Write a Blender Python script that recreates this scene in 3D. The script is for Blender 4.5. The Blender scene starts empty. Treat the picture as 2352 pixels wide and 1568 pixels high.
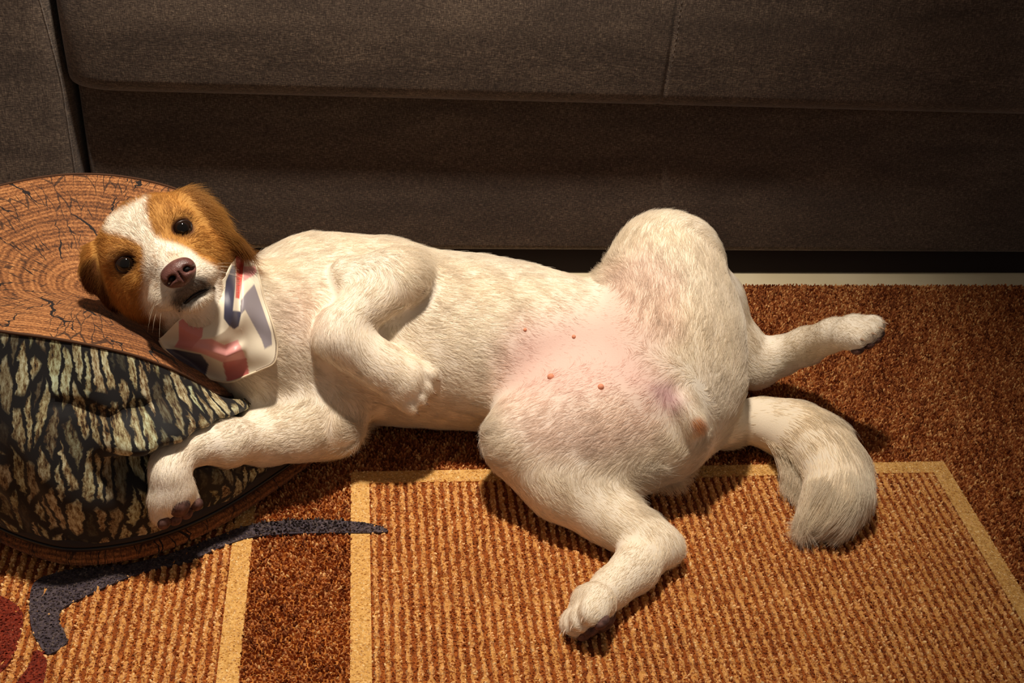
import bpy, math, random
import numpy as np
from mathutils import Vector, Matrix

rng = np.random.default_rng(7)
random.seed(7)
SC = bpy.context.scene
COL = SC.collection

# ------------------------------------------------------------------ camera
W, H, F = 2352.0, 1568.0, 2790.0
CX, CY = W / 2, H / 2
ROLL = math.radians(4.7)
CAM_H = 0.90
def nrm(v):
    v = np.asarray(v, float); return v / np.linalg.norm(v)
Yc = nrm([-361.0, -1945.0, F])                    # world Y (into the sofa) seen from the camera: x right, y down, z forward
Hc = np.array([math.cos(ROLL), math.sin(ROLL), 0.0])
Zc = nrm(np.cross(Hc, Yc)); Zc = Zc if Zc[1] < 0 else -Zc
Xc = np.cross(Yc, Zc)
if Xc[0] < 0: Xc = -Xc
R = np.stack([Xc, Yc, Zc])                        # world = R @ camera vector
def ray(px, py):
    return nrm(R @ np.array([px - CX, py - CY, F]))
_d = ray(1176, 905)
CAM = np.array([0, 0, CAM_H]) - np.array([_d[0], _d[1], 0]) * (CAM_H / -_d[2])
CAM[2] = CAM_H                                    # world origin: floor under the dog's belly
def at(px, py, z):
    d = ray(px, py); return CAM + d * ((z - CAM[2]) / d[2])
def at_y(px, py, y):
    d = ray(px, py); return CAM + d * ((y - CAM[1]) / d[1])
FWD = R @ np.array([0, 0, 1.0])
def mpp(p):                                       # metres per photo pixel at a point
    return float(np.dot(np.asarray(p) - CAM, FWD)) / F
def proj(P):
    c = (np.asarray(P) - CAM) @ R
    return np.stack([c[..., 0] / c[..., 2] * F + CX, c[..., 1] / c[..., 2] * F + CY], -1)

cam = bpy.data.cameras.new('camera'); camo = bpy.data.objects.new('camera', cam); COL.objects.link(camo)
cam.sensor_width = 36.0; cam.lens = F / W * 36.0; cam.clip_start = 0.02
right, up, back = R @ np.array([1, 0, 0.]), R @ np.array([0, -1., 0]), -FWD
M = Matrix([[right[i], up[i], back[i], CAM[i]] for i in range(3)] + [[0, 0, 0, 1]])
camo.matrix_world = M
SC.camera = camo

# ------------------------------------------------------------------ light
world = bpy.data.worlds.new('room'); SC.world = world; world.use_nodes = True
bg = world.node_tree.nodes['Background']
bg.inputs[0].default_value = (1.0, 0.84, 0.72, 1); bg.inputs[1].default_value = 0.14
lamp = bpy.data.lights.new('ceiling_spot', 'SPOT'); lampo = bpy.data.objects.new('ceiling_spot', lamp); COL.objects.link(lampo)
lamp.energy = 212; lamp.color = (1.0, 0.88, 0.74); lamp.shadow_soft_size = 0.06
lamp.spot_size = math.radians(56); lamp.spot_blend = 1.0
LP = Vector((-0.18, -0.14, 2.05)); lampo.location = LP
lampo.rotation_euler = (Vector((-0.26, 0.0, 0.0)) - LP).to_track_quat('-Z', 'Y').to_euler()
SC.cycles.use_adaptive_sampling = True; SC.cycles.adaptive_threshold = 0.03
SC.cycles.max_bounces = 4; SC.cycles.diffuse_bounces = 4; SC.cycles.glossy_bounces = 2; SC.cycles.transmission_bounces = 3
SC.view_settings.view_transform = 'Standard'; SC.view_settings.look = 'None'
SC.view_settings.exposure = 0.0; SC.view_settings.gamma = 1.0; SC.view_settings.use_curve_mapping = False

# ------------------------------------------------------------------ helpers
def link(name, data, parent=None, label=None, cat=None, kind=None):
    o = bpy.data.objects.new(name, data); COL.objects.link(o)
    if parent is not None: o.parent = parent
    if label: o['label'] = label
    if cat: o['category'] = cat
    if kind: o['kind'] = kind
    return o
def mesh(name, V, Fc, mat, parent=None, smooth=True, uv=None, **kw):
    me = bpy.data.meshes.new(name)
    V = np.asarray(V, float)
    me.from_pydata(V.tolist(), [], [tuple(int(i) for i in f) for f in Fc])
    if smooth: me.polygons.foreach_set('use_smooth', [True] * len(me.polygons))
    if uv is not None:
        lay = me.uv_layers.new(name='UVMap')
        li = np.empty(len(me.loops), int); me.loops.foreach_get('vertex_index', li)
        lay.data.foreach_set('uv', np.asarray(uv)[li].astype(np.float32).ravel())
    me.materials.append(mat); me.update()
    return link(name, me, parent, **kw)
def grid_faces(nu, nv, wrap_u=False):
    f = []
    for i in range(nu if wrap_u else nu - 1):
        for j in range(nv - 1):
            a = i * nv + j; b = ((i + 1) % nu) * nv + j
            f.append((a, b, b + 1, a + 1))
    return f
def box_rounded(name, lo, hi, r, mat, parent=None, seg=4, **kw):
    import bmesh
    bm = bmesh.new(); bmesh.ops.create_cube(bm, size=1)
    lo, hi = np.array(lo), np.array(hi)
    for v in bm.verts:
        v.co = Vector([lo[i] + (v.co[i] + .5) * (hi[i] - lo[i]) for i in range(3)])
    bmesh.ops.bevel(bm, geom=list(bm.edges), offset=r, segments=seg, profile=.5, affect='EDGES')
    me = bpy.data.meshes.new(name); bm.to_mesh(me); bm.free()
    me.polygons.foreach_set('use_smooth', [True] * len(me.polygons)); me.materials.append(mat)
    return link(name, me, parent, **kw)
def tube(path, rad, seg=8, cap=True):
    P = np.asarray(path, float); n = len(P); rad = np.broadcast_to(rad, n)
    T = np.gradient(P, axis=0); T /= np.linalg.norm(T, axis=1)[:, None]
    ref = np.array([0, 0, 1.]) if abs(T[0][2]) < .9 else np.array([1., 0, 0])
    V = []
    for i in range(n):
        s = nrm(np.cross(T[i], ref)); u = np.cross(s, T[i])
        for k in range(seg):
            a = 2 * math.pi * k / seg; V.append(P[i] + rad[i] * (math.cos(a) * s + math.sin(a) * u))
    Fc = [(i * seg + k, i * seg + (k + 1) % seg, (i + 1) * seg + (k + 1) % seg, (i + 1) * seg + k) for i in range(n - 1) for k in range(seg)]
    if cap: Fc += [tuple(range(seg))[::-1], tuple((n - 1) * seg + k for k in range(seg))]
    return np.array(V), Fc
def spline(P, n, closed=False):
    P = np.asarray(P, float); m = len(P); out = []
    segs = m if closed else m - 1
    for s in np.linspace(0, segs, n, endpoint=not closed):
        i = min(int(s), segs - 1); t = s - i
        g = (lambda k: P[k % m]) if closed else (lambda k: P[min(max(k, 0), m - 1)])
        a, b, c, d = g(i - 1), g(i), g(i + 1), g(i + 2)
        out.append(.5 * (2 * b + (c - a) * t + (2 * a - 5 * b + 4 * c - d) * t * t + (3 * b - a - 3 * c + d) * t ** 3))
    return np.array(out)
def inpoly(P, poly):
    P = np.asarray(P); poly = np.asarray(poly, float); x, y = P[:, 0], P[:, 1]; r = np.zeros(len(P), bool)
    for (x0, y0), (x1, y1) in zip(poly, np.roll(poly, -1, 0)):
        c = ((y0 > y) != (y1 > y)) & (x < (x1 - x0) * (y - y0) / (y1 - y0 + 1e-12) + x0); r ^= c
    return r
def polydist(P, poly):                            # distance to a polygon's outline, negative inside
    P = np.asarray(P, float); poly = np.asarray(poly, float); d = np.full(len(P), 1e9)
    for a, b in zip(poly, np.roll(poly, -1, 0)):
        ab = b - a; t = np.clip(((P - a) @ ab) / (ab @ ab + 1e-12), 0, 1)
        d = np.minimum(d, np.linalg.norm(P - a - t[:, None] * ab, axis=1))
    return np.where(inpoly(P, poly), -d, d)
def sstep(a, b, x):
    t = np.clip((x - a) / (b - a), 0, 1); return t * t * (3 - 2 * t)
def wob(P, sc, seed=0):                           # cheap smooth noise in -1..1
    r = np.random.default_rng(seed); o = np.zeros(len(P))
    for k in range(5):
        d = nrm(r.normal(size=3)) * sc * r.uniform(.6, 1.6); o += np.sin(P @ d + r.uniform(0, 6.28))
    return o / 3.0

# ------------------------------------------------------------------ materials
class NT:
    def __init__(s, name):
        s.m = bpy.data.materials.new(name); s.m.use_nodes = True; s.t = s.m.node_tree; s.n = s.t.nodes
        s.b = s.n['Principled BSDF']
    def node(s, typ, **kw):
        n = s.n.new(typ)
        for k, v in kw.items():
            if k in n.inputs: n.inputs[k].default_value = v
            else: setattr(n, k, v)
        return n
    def ln(s, a, b): s.t.links.new(a, b)
    def coords(s, kind='Object', scale=(1, 1, 1)):
        tc = s.node('ShaderNodeTexCoord'); mp = s.node('ShaderNodeMapping'); mp.inputs['Scale'].default_value = scale
        s.ln(tc.outputs[kind], mp.inputs['Vector']); return mp.outputs['Vector']
    def noise(s, vec, scale, detail=3, rough=.55, dist=0):
        n = s.node('ShaderNodeTexNoise'); n.inputs['Scale'].default_value = scale; n.inputs['Detail'].default_value = detail
        n.inputs['Roughness'].default_value = rough; n.inputs['Distortion'].default_value = dist
        s.ln(vec, n.inputs['Vector']); return n.outputs['Fac']
    def voro(s, vec, scale, feature='F1', rnd=1, out='Distance'):
        n = s.node('ShaderNodeTexVoronoi'); n.feature = feature; n.inputs['Scale'].default_value = scale; n.inputs['Randomness'].default_value = rnd
        s.ln(vec, n.inputs['Vector']); return n.outputs[out]
    def ramp(s, fac, stops, interp='LINEAR'):
        r = s.node('ShaderNodeValToRGB'); r.color_ramp.interpolation = interp
        while len(r.color_ramp.elements) < len(stops): r.color_ramp.elements.new(.5)
        for e, (p, c) in zip(r.color_ramp.elements, stops):
            e.position = p; e.color = (*c, 1) if len(c) == 3 else c
        s.ln(fac, r.inputs['Fac']); return r.outputs['Color']
    def math(s, op, a, b=None, c=None):
        n = s.node('ShaderNodeMath'); n.operation = op
        for i, v in enumerate((a, b, c)):
            if v is None: continue
            if isinstance(v, (int, float)): n.inputs[i].default_value = v
            else: s.ln(v, n.inputs[i])
        return n.outputs[0]
    def mix(s, fac, a, b, blend='MIX'):
        n = s.node('ShaderNodeMix'); n.data_type = 'RGBA'; n.blend_type = blend
        for sock, v in ((n.inputs['Factor'], fac), (n.inputs['A'], a), (n.inputs['B'], b)):
            if isinstance(v, (int, float)): sock.default_value = v
            elif isinstance(v, tuple): sock.default_value = (*v, 1) if len(v) == 3 else v
            else: s.ln(v, sock)
        # the RGBA sockets come after the float ones
        return n.outputs['Result']
    def bump(s, h, strength=.5, dist=.002):
        n = s.node('ShaderNodeBump'); n.inputs['Strength'].default_value = strength; n.inputs['Distance'].default_value = dist
        s.ln(h, n.inputs['Height']); s.ln(n.outputs['Normal'], s.b.inputs['Normal'])
    def done(s, col=None, rough=.8, spec=.3, sheen=0):
        if col is not None:
            if isinstance(col, tuple): s.b.inputs['Base Color'].default_value = (*col, 1)
            else: s.ln(col, s.b.inputs['Base Color'])
        s.b.inputs['Roughness'].default_value = rough; s.b.inputs['Specular IOR Level'].default_value = spec
        s.b.inputs['Sheen Weight'].default_value = sheen
        return s.m
def mixnode_fix():                                # ShaderNodeMix has several sockets called A and B: pick the colour ones
    def mix(s, fac, a, b, blend='MIX'):
        n = s.node('ShaderNodeMix'); n.data_type = 'RGBA'; n.blend_type = blend
        for sock, v in ((n.inputs[0], fac), (n.inputs[6], a), (n.inputs[7], b)):
            if isinstance(v, (int, float)): sock.default_value = v
            elif isinstance(v, tuple): sock.default_value = (*v, 1) if len(v) == 3 else v
            else: s.ln(v, sock)
        return n.outputs[2]
    NT.mix = mix
mixnode_fix()
def lin(r, g, b):
    f = lambda c: (c / 255 / 12.92) if c / 255 <= .04045 else ((c / 255 + .055) / 1.055) ** 2.4
    return (f(r), f(g), f(b))

def mat_sofa():
    s = NT('brown_melange_fabric')
    h = s.noise(s.coords('Object', (160, 160, 900)), 1, 2, .7)
    v = s.noise(s.coords('Object', (900, 900, 160)), 1, 2, .7)
    big = s.noise(s.coords('Object', (9, 9, 30)), 1, 3, .6)
    f = s.math('ADD', s.math('MULTIPLY', h, .55), s.math('MULTIPLY', v, .45))
    f = s.math('ADD', f, s.math('MULTIPLY', s.math('SUBTRACT', big, .5), .22))
    c = s.ramp(f, [(.30, (.022, .015, .012)), (.49, (.080, .056, .043)), (.60, (.17, .125, .092)), (.74, (.36, .27, .19))])
    s.bump(f, .5, .0012)
    return s.done(c, .92, .15, .2)
def mat_rug(name, lo, mid, hi, seed=0.0, scale=1.0):
    s = NT(name); v = s.coords('Object', (scale, scale, scale))
    n1 = s.noise(v, 190, 3, .7); n2 = s.noise(v, 520, 2, .7); n3 = s.noise(v, 14, 3)
    vo = s.voro(v, 230)
    f = s.math('ADD', s.math('MULTIPLY', n1, .7), s.math('MULTIPLY', n2, .3))
    f = s.math('ADD', f, s.math('MULTIPLY', s.math('SUBTRACT', n3, .5), .25))
    c = s.ramp(f, [(.33, lo), (.5, mid), (.68, hi)])
    hgt = s.math('ADD', s.math('MULTIPLY', n1, 1.0), s.math('MULTIPLY', s.math('SUBTRACT', 1.0, vo), .35))
    s.bump(hgt, .9, .004)
    return s.done(c, .95, .08, .1)
def plain(name, col, rough=.6, spec=.3, sheen=0):
    return NT(name).done(col, rough, spec, sheen)

# ------------------------------------------------------------------ the setting
Zr = 0.008                                        # top of the rug's woven ground
ms = NT('pale_floor_tile'); v = ms.coords('Object')
ms_c = ms.ramp(ms.noise(v, 9, 4), [(.3, lin(222, 206, 168)), (.7, lin(236, 222, 188))])
ms.bump(ms.noise(v, 60, 2), .1, .001); M_floor = ms.done(ms_c, .45, .4)
y_rug = at(1700, 656, Zr)[1]
mesh('floor', [(-3, -2.6, 0), (3, -2.6, 0), (3, 1.8, 0), (-3, 1.8, 0)], [(0, 1, 2, 3)], M_floor, smooth=False, kind='structure',
     label='pale tiled floor showing as a strip between rug and sofa')
mw = NT('wall_paint'); M_wall = mw.done(mw.ramp(mw.noise(mw.coords('Object'), 3, 3), [(.3, (.5, .42, .33)), (.7, (.54, .46, .36))]), .9)
mesh('wall_back', [(-3, 1.8, 0), (3, 1.8, 0), (3, 1.8, 2.6), (-3, 1.8, 2.6)], [(0, 1, 2, 3)], M_wall, smooth=False, kind='structure',
     label='plain wall behind the brown sofa')

# ------------------------------------------------------------------ rug
M_field = mat_rug('rug_field_rust', lin(92, 44, 14), lin(160, 92, 36), lin(214, 146, 74))
M_band = mat_rug('rug_band_cream', lin(176, 126, 62), lin(214, 164, 92), lin(236, 192, 122))
M_groove = mat_rug('rug_groove_rust', lin(92, 42, 14), lin(146, 76, 28), lin(182, 108, 48))
M_rib = mat_rug('rug_rib_tan', lin(158, 98, 40), lin(206, 144, 76), lin(234, 178, 104), scale=1.1)
M_grey = mat_rug('rug_motif_grey', lin(44, 36, 44), lin(74, 64, 70), lin(106, 92, 92))
M_red = mat_rug('rug_motif_red', lin(84, 26, 14), lin(126, 44, 26), lin(156, 66, 40))
rug = link('rug', None, label='patterned rust and tan woven rug with ribbed panels under the dog', cat='rug')
def slab(name, poly, z0, z1, mat, parent, **kw):
    poly = [tuple(p[:2]) for p in poly]; n = len(poly)
    V = [(x, y, z0) for x, y in poly] + [(x, y, z1) for x, y in poly]
    Fc = [tuple(range(n, 2 * n))] + [(i, (i + 1) % n, n + (i + 1) % n, n + i) for i in range(n)]
    return mesh(name, V, Fc, mat, parent, smooth=False, **kw)
XL, XR, YB = -1.15, 1.25, -1.35
slab('field', [(XL, YB), (XR, YB), (XR, y_rug), (XL, y_rug)], .0005, Zr, M_field, rug)
pl = at(806, 1085, Zr)[0]; plw = at(848, 1110, Zr)[0] - at(806, 1110, Zr)[0]
pr = at(2172, 1072, Zr)[0]; pt = at(1500, 1074, Zr)[1]; ptw = pt - at(1500, 1100, Zr)[1]
pl2 = at(580, 1240, Zr)[0]
def ribbed(xa, xb, ytop, bands):
    p = slab('ribbed_panel', [(xa, YB + .02), (xb, YB + .02), (xb, ytop), (xa, ytop)], Zr, Zr + .0006, M_groove, rug)
    for (x0, x1, y0, y1) in bands:
        nx, ny = 2, 2
        slab('border_band', [(x0, y0), (x1, y0), (x1, y1), (x0, y1)], Zr, Zr + .0022, M_band, p)
    return p
pa = ribbed(pl, pr, pt, [(pl, pl + plw, YB + .02, pt), (pr - plw, pr, YB + .02, pt), (pl + plw, pr - plw, pt - ptw, pt)])
pb = ribbed(XL + .02, pl2, pt + .25, [(pl2 - plw, pl2, YB + .02, pt + .25)])
PITCH = 0.0098
def rib_meshes(length, k=5):
    out = []
    n = int(length / .0045)
    for q in range(k):
        r = np.random.default_rng(100 + q); V = []
        for i in range(n):
            y = -length * i / (n - 1)
            w = .0029 * (1 + .22 * r.normal()); h = .0026 * (1 + .25 * r.normal()); sx = .0006 * r.normal()
            for a in np.linspace(0, math.pi, 6):
                V.append((sx + w * math.cos(a), y, h * math.sin(a) + .0004 * r.normal()))
        me = bpy.data.meshes.new('rib'); me.from_pydata(V, [], grid_faces(n, 6))
        me.polygons.foreach_set('use_smooth', [True] * len(me.polygons)); me.materials.append(M_rib); out.append(me)
    return out
RM = {}
def ribs(panel, xa, xb, ya, yb):
    L = round(ya - yb, 3); ms_ = RM.setdefault(L, rib_meshes(L))
    n = int((xb - xa) / PITCH); st = (xb - xa) / n
    for i in range(n):
        o = link('rib', ms_[i % len(ms_)], panel); o.location = (xa + (i + .5) * st, ya, Zr + .0003)
ribs(pa, pl + plw, pr - plw, pt - ptw, pt - .82)
ribs(pb, pl2 - plw - .52, pl2 - plw, pt + .10, pt - .82)
# pile: short tufts of yarn on the flat-woven field, bands and motifs
MOT = []
def pile():
    r = np.random.default_rng(21); sp = .0029
    xs = np.arange(-1.1, 1.2, sp); ys = np.arange(-.9, y_rug - .002, sp)
    P = np.stack(np.meshgrid(xs, ys, indexing='ij'), -1).reshape(-1, 2); P = P + r.uniform(-.45, .45, P.shape) * sp
    q = proj(np.concatenate([P, np.full((len(P), 1), Zr)], 1)); P = P[(q[:, 0] > -480) & (q[:, 0] < 2800) & (q[:, 1] < 2000)]
    x, y = P[:, 0], P[:, 1]; N = len(P)
    inA = (x > pl) & (x < pr) & (y < pt); inB = (x < pl2) & (y < pt + .25)
    bandA = inA & ((x < pl + plw) | (x > pr - plw) | (y > pt - ptw)); bandB = inB & (x > pl2 - plw)
    ribA = inA & ~bandA; ribB = inB & ~bandB
    cols = np.zeros((N, 3)); pal = lambda L: np.array([lin(*c) for c in L])
    def pick(m, L, p):
        n = int(m.sum()); P3 = np.concatenate([P[m], np.zeros((n, 1))], 1)
        v = .5 + .22 * wob(P3, 520, 31) + .12 * wob(P3, 60, 32) + .25 * r.normal(size=n); L = pal(L)
        i = np.clip(v, 0, .999) * (len(L) - 1); k = i.astype(int); f = (i - k)[:, None]; cols[m] = L[k] * (1 - f) + L[np.minimum(k + 1, len(L) - 1)] * f
    field_ = ~(inA | inB)
    pick(field_, [(112, 54, 22), (168, 92, 38), (204, 128, 60), (238, 184, 108)], None)
    pick(bandA | bandB, [(206, 156, 90), (232, 188, 118), (246, 212, 146)], None)
    z0 = np.full(N, Zr)
    for m, xa, xb in ((ribA, pl + plw, pr - plw), (ribB, pl2 - plw - .52, pl2 - plw)):
        n = int((xb - xa) / PITCH); st = (xb - xa) / n; ph = ((x - xa) / st) % 1.0; on_ = np.abs(ph - .5) < .27
        pick(m & on_, [(196, 126, 60), (230, 168, 96), (250, 204, 134)], None); pick(m & ~on_, [(96, 44, 16), (142, 72, 28), (180, 104, 46)], None)
        z0[m & on_] = Zr + .0016; z0[m & ~on_] = Zr - .0012
    for poly, L in MOT:
        m = inpoly(P, poly); pick(m, L, None); z0[m] = Zr + .0022
    gl = cols.mean(1, keepdims=True); cols[:] = np.clip((cols * .88 + gl * .12) * 1.1, 0, .95)
    h = np.where(field_, .0042, .0030) * r.uniform(.75, 1.25, N); a = r.uniform(0, 6.28, N); le = r.uniform(.0, .0026, N)
    A = np.stack([x, y, z0], 1); d = np.stack([np.cos(a) * le, np.sin(a) * le, h], 1)
    K = np.stack([A, A + d * [.25, .25, .55], A + d * [1, 1, 1]], 1)
    hc = bpy.data.hair_curves.new('pile'); hc.add_curves([3] * N); hc.position_data.foreach_set('vector', K.astype(np.float32).ravel())
    ra = hc.attributes.get('radius') or hc.attributes.new('radius', 'FLOAT', 'POINT')
    rr_ = r.uniform(.8, 1.25, N)[:, None] * np.array([.0013, .0014, .0007])[None] * .85
    ra.data.foreach_set('value', rr_.astype(np.float32).ravel())
    ca = hc.attributes.new('coat', 'FLOAT_COLOR', 'CURVE'); ca.data.foreach_set('color', np.concatenate([cols, np.ones((N, 1))], 1).astype(np.float32).ravel())
    m_ = NT('rug_yarn'); at_ = m_.node('ShaderNodeAttribute'); at_.attribute_name = 'coat'; hc.materials.append(m_.done(at_.outputs['Color'], .9, .1))
    link('pile', hc, rug, kind='stuff'); print('pile', N)

def motif(name, pts, mat, n=60, lab=None):
    P = spline([at(x, y, Zr + .003) for x, y in pts], n, True)
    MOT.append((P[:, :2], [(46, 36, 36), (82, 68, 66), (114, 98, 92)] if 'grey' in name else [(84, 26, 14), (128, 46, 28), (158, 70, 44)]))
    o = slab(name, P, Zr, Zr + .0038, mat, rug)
    if lab: o['label'] = lab
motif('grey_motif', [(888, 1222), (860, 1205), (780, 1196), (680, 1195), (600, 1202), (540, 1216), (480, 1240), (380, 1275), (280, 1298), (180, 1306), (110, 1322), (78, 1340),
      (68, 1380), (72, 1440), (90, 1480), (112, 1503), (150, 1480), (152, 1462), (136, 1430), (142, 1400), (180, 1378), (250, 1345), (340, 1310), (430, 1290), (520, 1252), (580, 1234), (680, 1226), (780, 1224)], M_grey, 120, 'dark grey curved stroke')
motif('red_motif', [(-60, 1350), (0, 1368), (40, 1392), (52, 1420), (44, 1470), (20, 1520), (-60, 1590)], M_red, 50, 'dark red rounded shape')
motif('red_motif', [(82, 1494), (104, 1508), (106, 1540), (92, 1580), (50, 1600), (40, 1570), (66, 1530)], M_red, 40, 'dark red rounded shape')

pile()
# ------------------------------------------------------------------ sofa
M_sofa = mat_sofa()
M_dark = plain('plinth_black', (.022, .016, .016), .9, .1)
sofa = link('sofa', None, label='dark brown fabric sofa standing behind the dog', cat='sofa')
y_pl = at(1700, 627, 0)[1]                         # plinth meets the floor
y_bp = y_pl - .012                                 # base panel stands a little proud of the plinth
z_b0 = at_y(1700, 582, y_bp)[2]
OV = .032                                          # the seat cushion overhangs the base
z_c0 = at_y(1300, 241, y_bp - OV + .01)[2]
x_l = at_y(172, 225, y_bp)[0]
x_seam = at_y(1540, 110, y_bp - OV)[0]
print('sofa', y_pl, z_b0, z_c0, x_l, x_seam, 'rug', y_rug, 'panel', pl, pr, pt)
box_rounded('plinth', (x_l - .9, y_pl, 0.001), (1.7, y_pl + .8, z_b0 + .02), .003, M_dark, sofa)
box_rounded('base_panel', (x_l + .004, y_bp, z_b0), (1.7, y_bp + .8, z_c0 + .03), .012, M_sofa, sofa)
def cushion(name, xa, xb, z0, z1, y0, depth, parent, lslope=0.0):
    xs = np.unique(np.concatenate([xa + (1 - np.cos(np.linspace(0, math.pi / 2, 14))) * .06, np.linspace(xa + .06, xb - .06, 40), x_seam + np.linspace(-.012, .012, 17), xb - (1 - np.cos(np.linspace(0, math.pi / 2, 14))) * .06]))
    prof = []                                      # y, z profile: under side, front, top
    r = .045
    prof += [(y0 + depth, z0 + .006), (y0 + r * 1.2, z0 + .004)]
    prof += [(y0 + r - r * math.sin(a), z0 + .028 - .028 * math.cos(a)) for a in np.linspace(0.1, math.pi / 2, 9)]
    prof += [(y0 - .006 * math.sin(math.pi * t), z0 + .03 + (z1 - z0 - .09) * t) for t in np.linspace(.05, 1, 14)]
    prof += [(y0 + .06 - .06 * math.cos(a), z1 - .06 + .06 * math.sin(a)) for a in np.linspace(.1, math.pi / 2, 8)]
    prof += [(y0 + .3, z1 + .012), (y0 + depth, z1)]
    V = []
    for x in xs:
        e = min(x - xa, xb - x); sh = 0
        if e < .06: sh = .036 * (1 - math.sqrt(max(0, 1 - (1 - e / .06) ** 2)))
        g = .0035 * math.exp(-((x - x_seam) / .003) ** 2)
        for (y, z) in prof:
            yy = y + (sh + g if y < y0 + .2 else 0)
            drop = -.012 * ((x - xa) / (xb - xa)) if z < z0 + .06 else 0
            V.append((x + (lslope * (z - z0) if x - xa < .1 else 0), yy, z + drop))
    nx, npf = len(xs), len(prof)
    Fc = [tuple(reversed(f)) for f in grid_faces(nx, npf)] + [tuple(range(npf)), tuple((nx - 1) * npf + k for k in range(npf))[::-1]]
    o = mesh(name, V, Fc, M_sofa, parent); return o
cu = cushion('seat_cushion', x_l - .004, 1.75, z_c0 - .002, z_c0 + .26, y_bp - OV, .85, sofa)
# corner section beyond the gap
def left_sec():
    zs = np.linspace(z_b0, z_c0 + .26, 34); V = []; x0 = x_l - .9
    ye = y_bp - .01
    for z in zs:
        t = max(0, (z - z_c0) / .26)
        xe = x_l - .003 - .03 * t ** 1.2
        row = [(x0, ye + .8, z), (x0, ye, z)]
        row += [(x, ye - .004, z) for x in np.linspace(x0 + .05, xe - .05, 12)]
        row += [(xe - .03 + .03 * math.sin(a), ye + .026 - .03 * math.cos(a), z) for a in np.linspace(0, math.pi / 2, 8)]
        row += [(xe, ye + .8, z)]
        V += row
    n = len(V) // len(zs); Fc = grid_faces(len(zs), n)
    Fc += [tuple((len(zs) - 1) * n + k for k in range(n)), tuple(range(n))[::-1]]
    Fc = [tuple(reversed(f)) for f in Fc]
    o = mesh('corner_section', V, Fc, M_sofa, sofa)
    P = [(x_l - .003 - .03 * max(0, (z - z_c0) / .26) ** 1.2 - .009, ye + .004, z) for z in np.linspace(z_b0 + .02, z_c0 + .24, 60)]
    V, Fc = tube(P, .0011, 6); mesh('edge_seam', V, Fc, M_sofa, o)
left_sec()
def stitch_line(name, x, z0, z1, yoff):
    k = 0
    for z in np.arange(z0, z1, .0075):
        y = y_bp - OV - .006 * math.sin(math.pi * np.clip((z - z_c0 - .03) / .17, 0, 1)) + yoff
        V, Fc = tube([(x, y, z), (x, y - .0006, z + .0025), (x, y, z + .005)], .0006, 5)
        if k == 0: me0 = mesh(name, V - np.array([x, y, z]), Fc, M_sofa, cu); me0.location = (x, y, z)
        else:
            o = link(name, me0.data, cu); o.location = (x, y, z)
        k += 1
stitch_line('stitch', x_seam + .0045, z_c0 + .05, z_c0 + .2, .0006)
box_rounded('backrest', (x_l - .9, y_bp + .55, z_c0 + .2), (1.7, y_bp + .85, z_c0 + .65), .06, M_sofa, sofa)
# ------------------------------------------------------------------ stump cushion
def mat_wood():
    s = NT('printed_wood_rings')                   # UV: u = angle / turn, v = radius share
    tc = s.node('ShaderNodeTexCoord'); sep = s.node('ShaderNodeSeparateXYZ'); s.ln(tc.outputs['UV'], sep.inputs[0])
    obj = s.coords('Object')
    ang = s.math('MULTIPLY', sep.outputs['X'], 2 * math.pi)
    wn = s.math('SUBTRACT', s.noise(obj, 14, 3), .5)
    rad = s.math('ADD', sep.outputs['Y'], s.math('MULTIPLY', wn, .10))
    ringc = s.math('SINE', s.math('MULTIPLY', rad, 190.0))
    ringb = s.math('SINE', s.math('MULTIPLY', rad, 61.0))
    def cracks(nu, nv, thr, seed):
        cb = s.node('ShaderNodeCombineXYZ')
        s.ln(s.math('ADD', s.math('MULTIPLY', sep.outputs['X'], nu), s.math('MULTIPLY', s.math('SUBTRACT', s.noise(obj, 38 + seed, 3), .5), .9)), cb.inputs[0])
        s.ln(s.math('ADD', s.math('MULTIPLY', rad, nv), seed * 1.7), cb.inputs[1])
        d = s.node('ShaderNodeTexVoronoi'); d.voronoi_dimensions = '2D'; d.feature = 'DISTANCE_TO_EDGE'; d.inputs['Scale'].default_value = 1
        s.ln(cb.outputs[0], d.inputs['Vector'])
        gate = s.ramp(s.noise(obj, 16 + seed * 3, 3), [(.42, (0, 0, 0)), (.60, (1, 1, 1))])
        k = s.math('LESS_THAN', d.outputs['Distance'], s.math('MULTIPLY', gate, thr))
        return k
    fine = s.noise(obj, 420, 3, .7)
    f = s.math('ADD', s.math('MULTIPLY', fine, .8), s.math('ADD', s.math('MULTIPLY', ringc, .065), s.math('MULTIPLY', ringb, .05)))
    f = s.math('ADD', f, .065)
    f = s.math('ADD', f, s.math('MULTIPLY', s.math('SUBTRACT', s.noise(obj, 9, 3), .5), .35))
    c = s.ramp(f, [(.22, lin(46, 24, 12)), (.42, lin(116, 70, 36)), (.58, lin(162, 106, 60)), (.80, lin(204, 148, 92))])
    dark = lin(26, 15, 12)
    c = s.mix(s.math('MULTIPLY', cracks(84, 3.4, .055, 1), .75), c, dark)
    c = s.mix(cracks(21, 1.3, .026, 2), c, dark)
    s.bump(f, .15, .0006)
    return s.done(c, .75, .25, .1)
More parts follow.
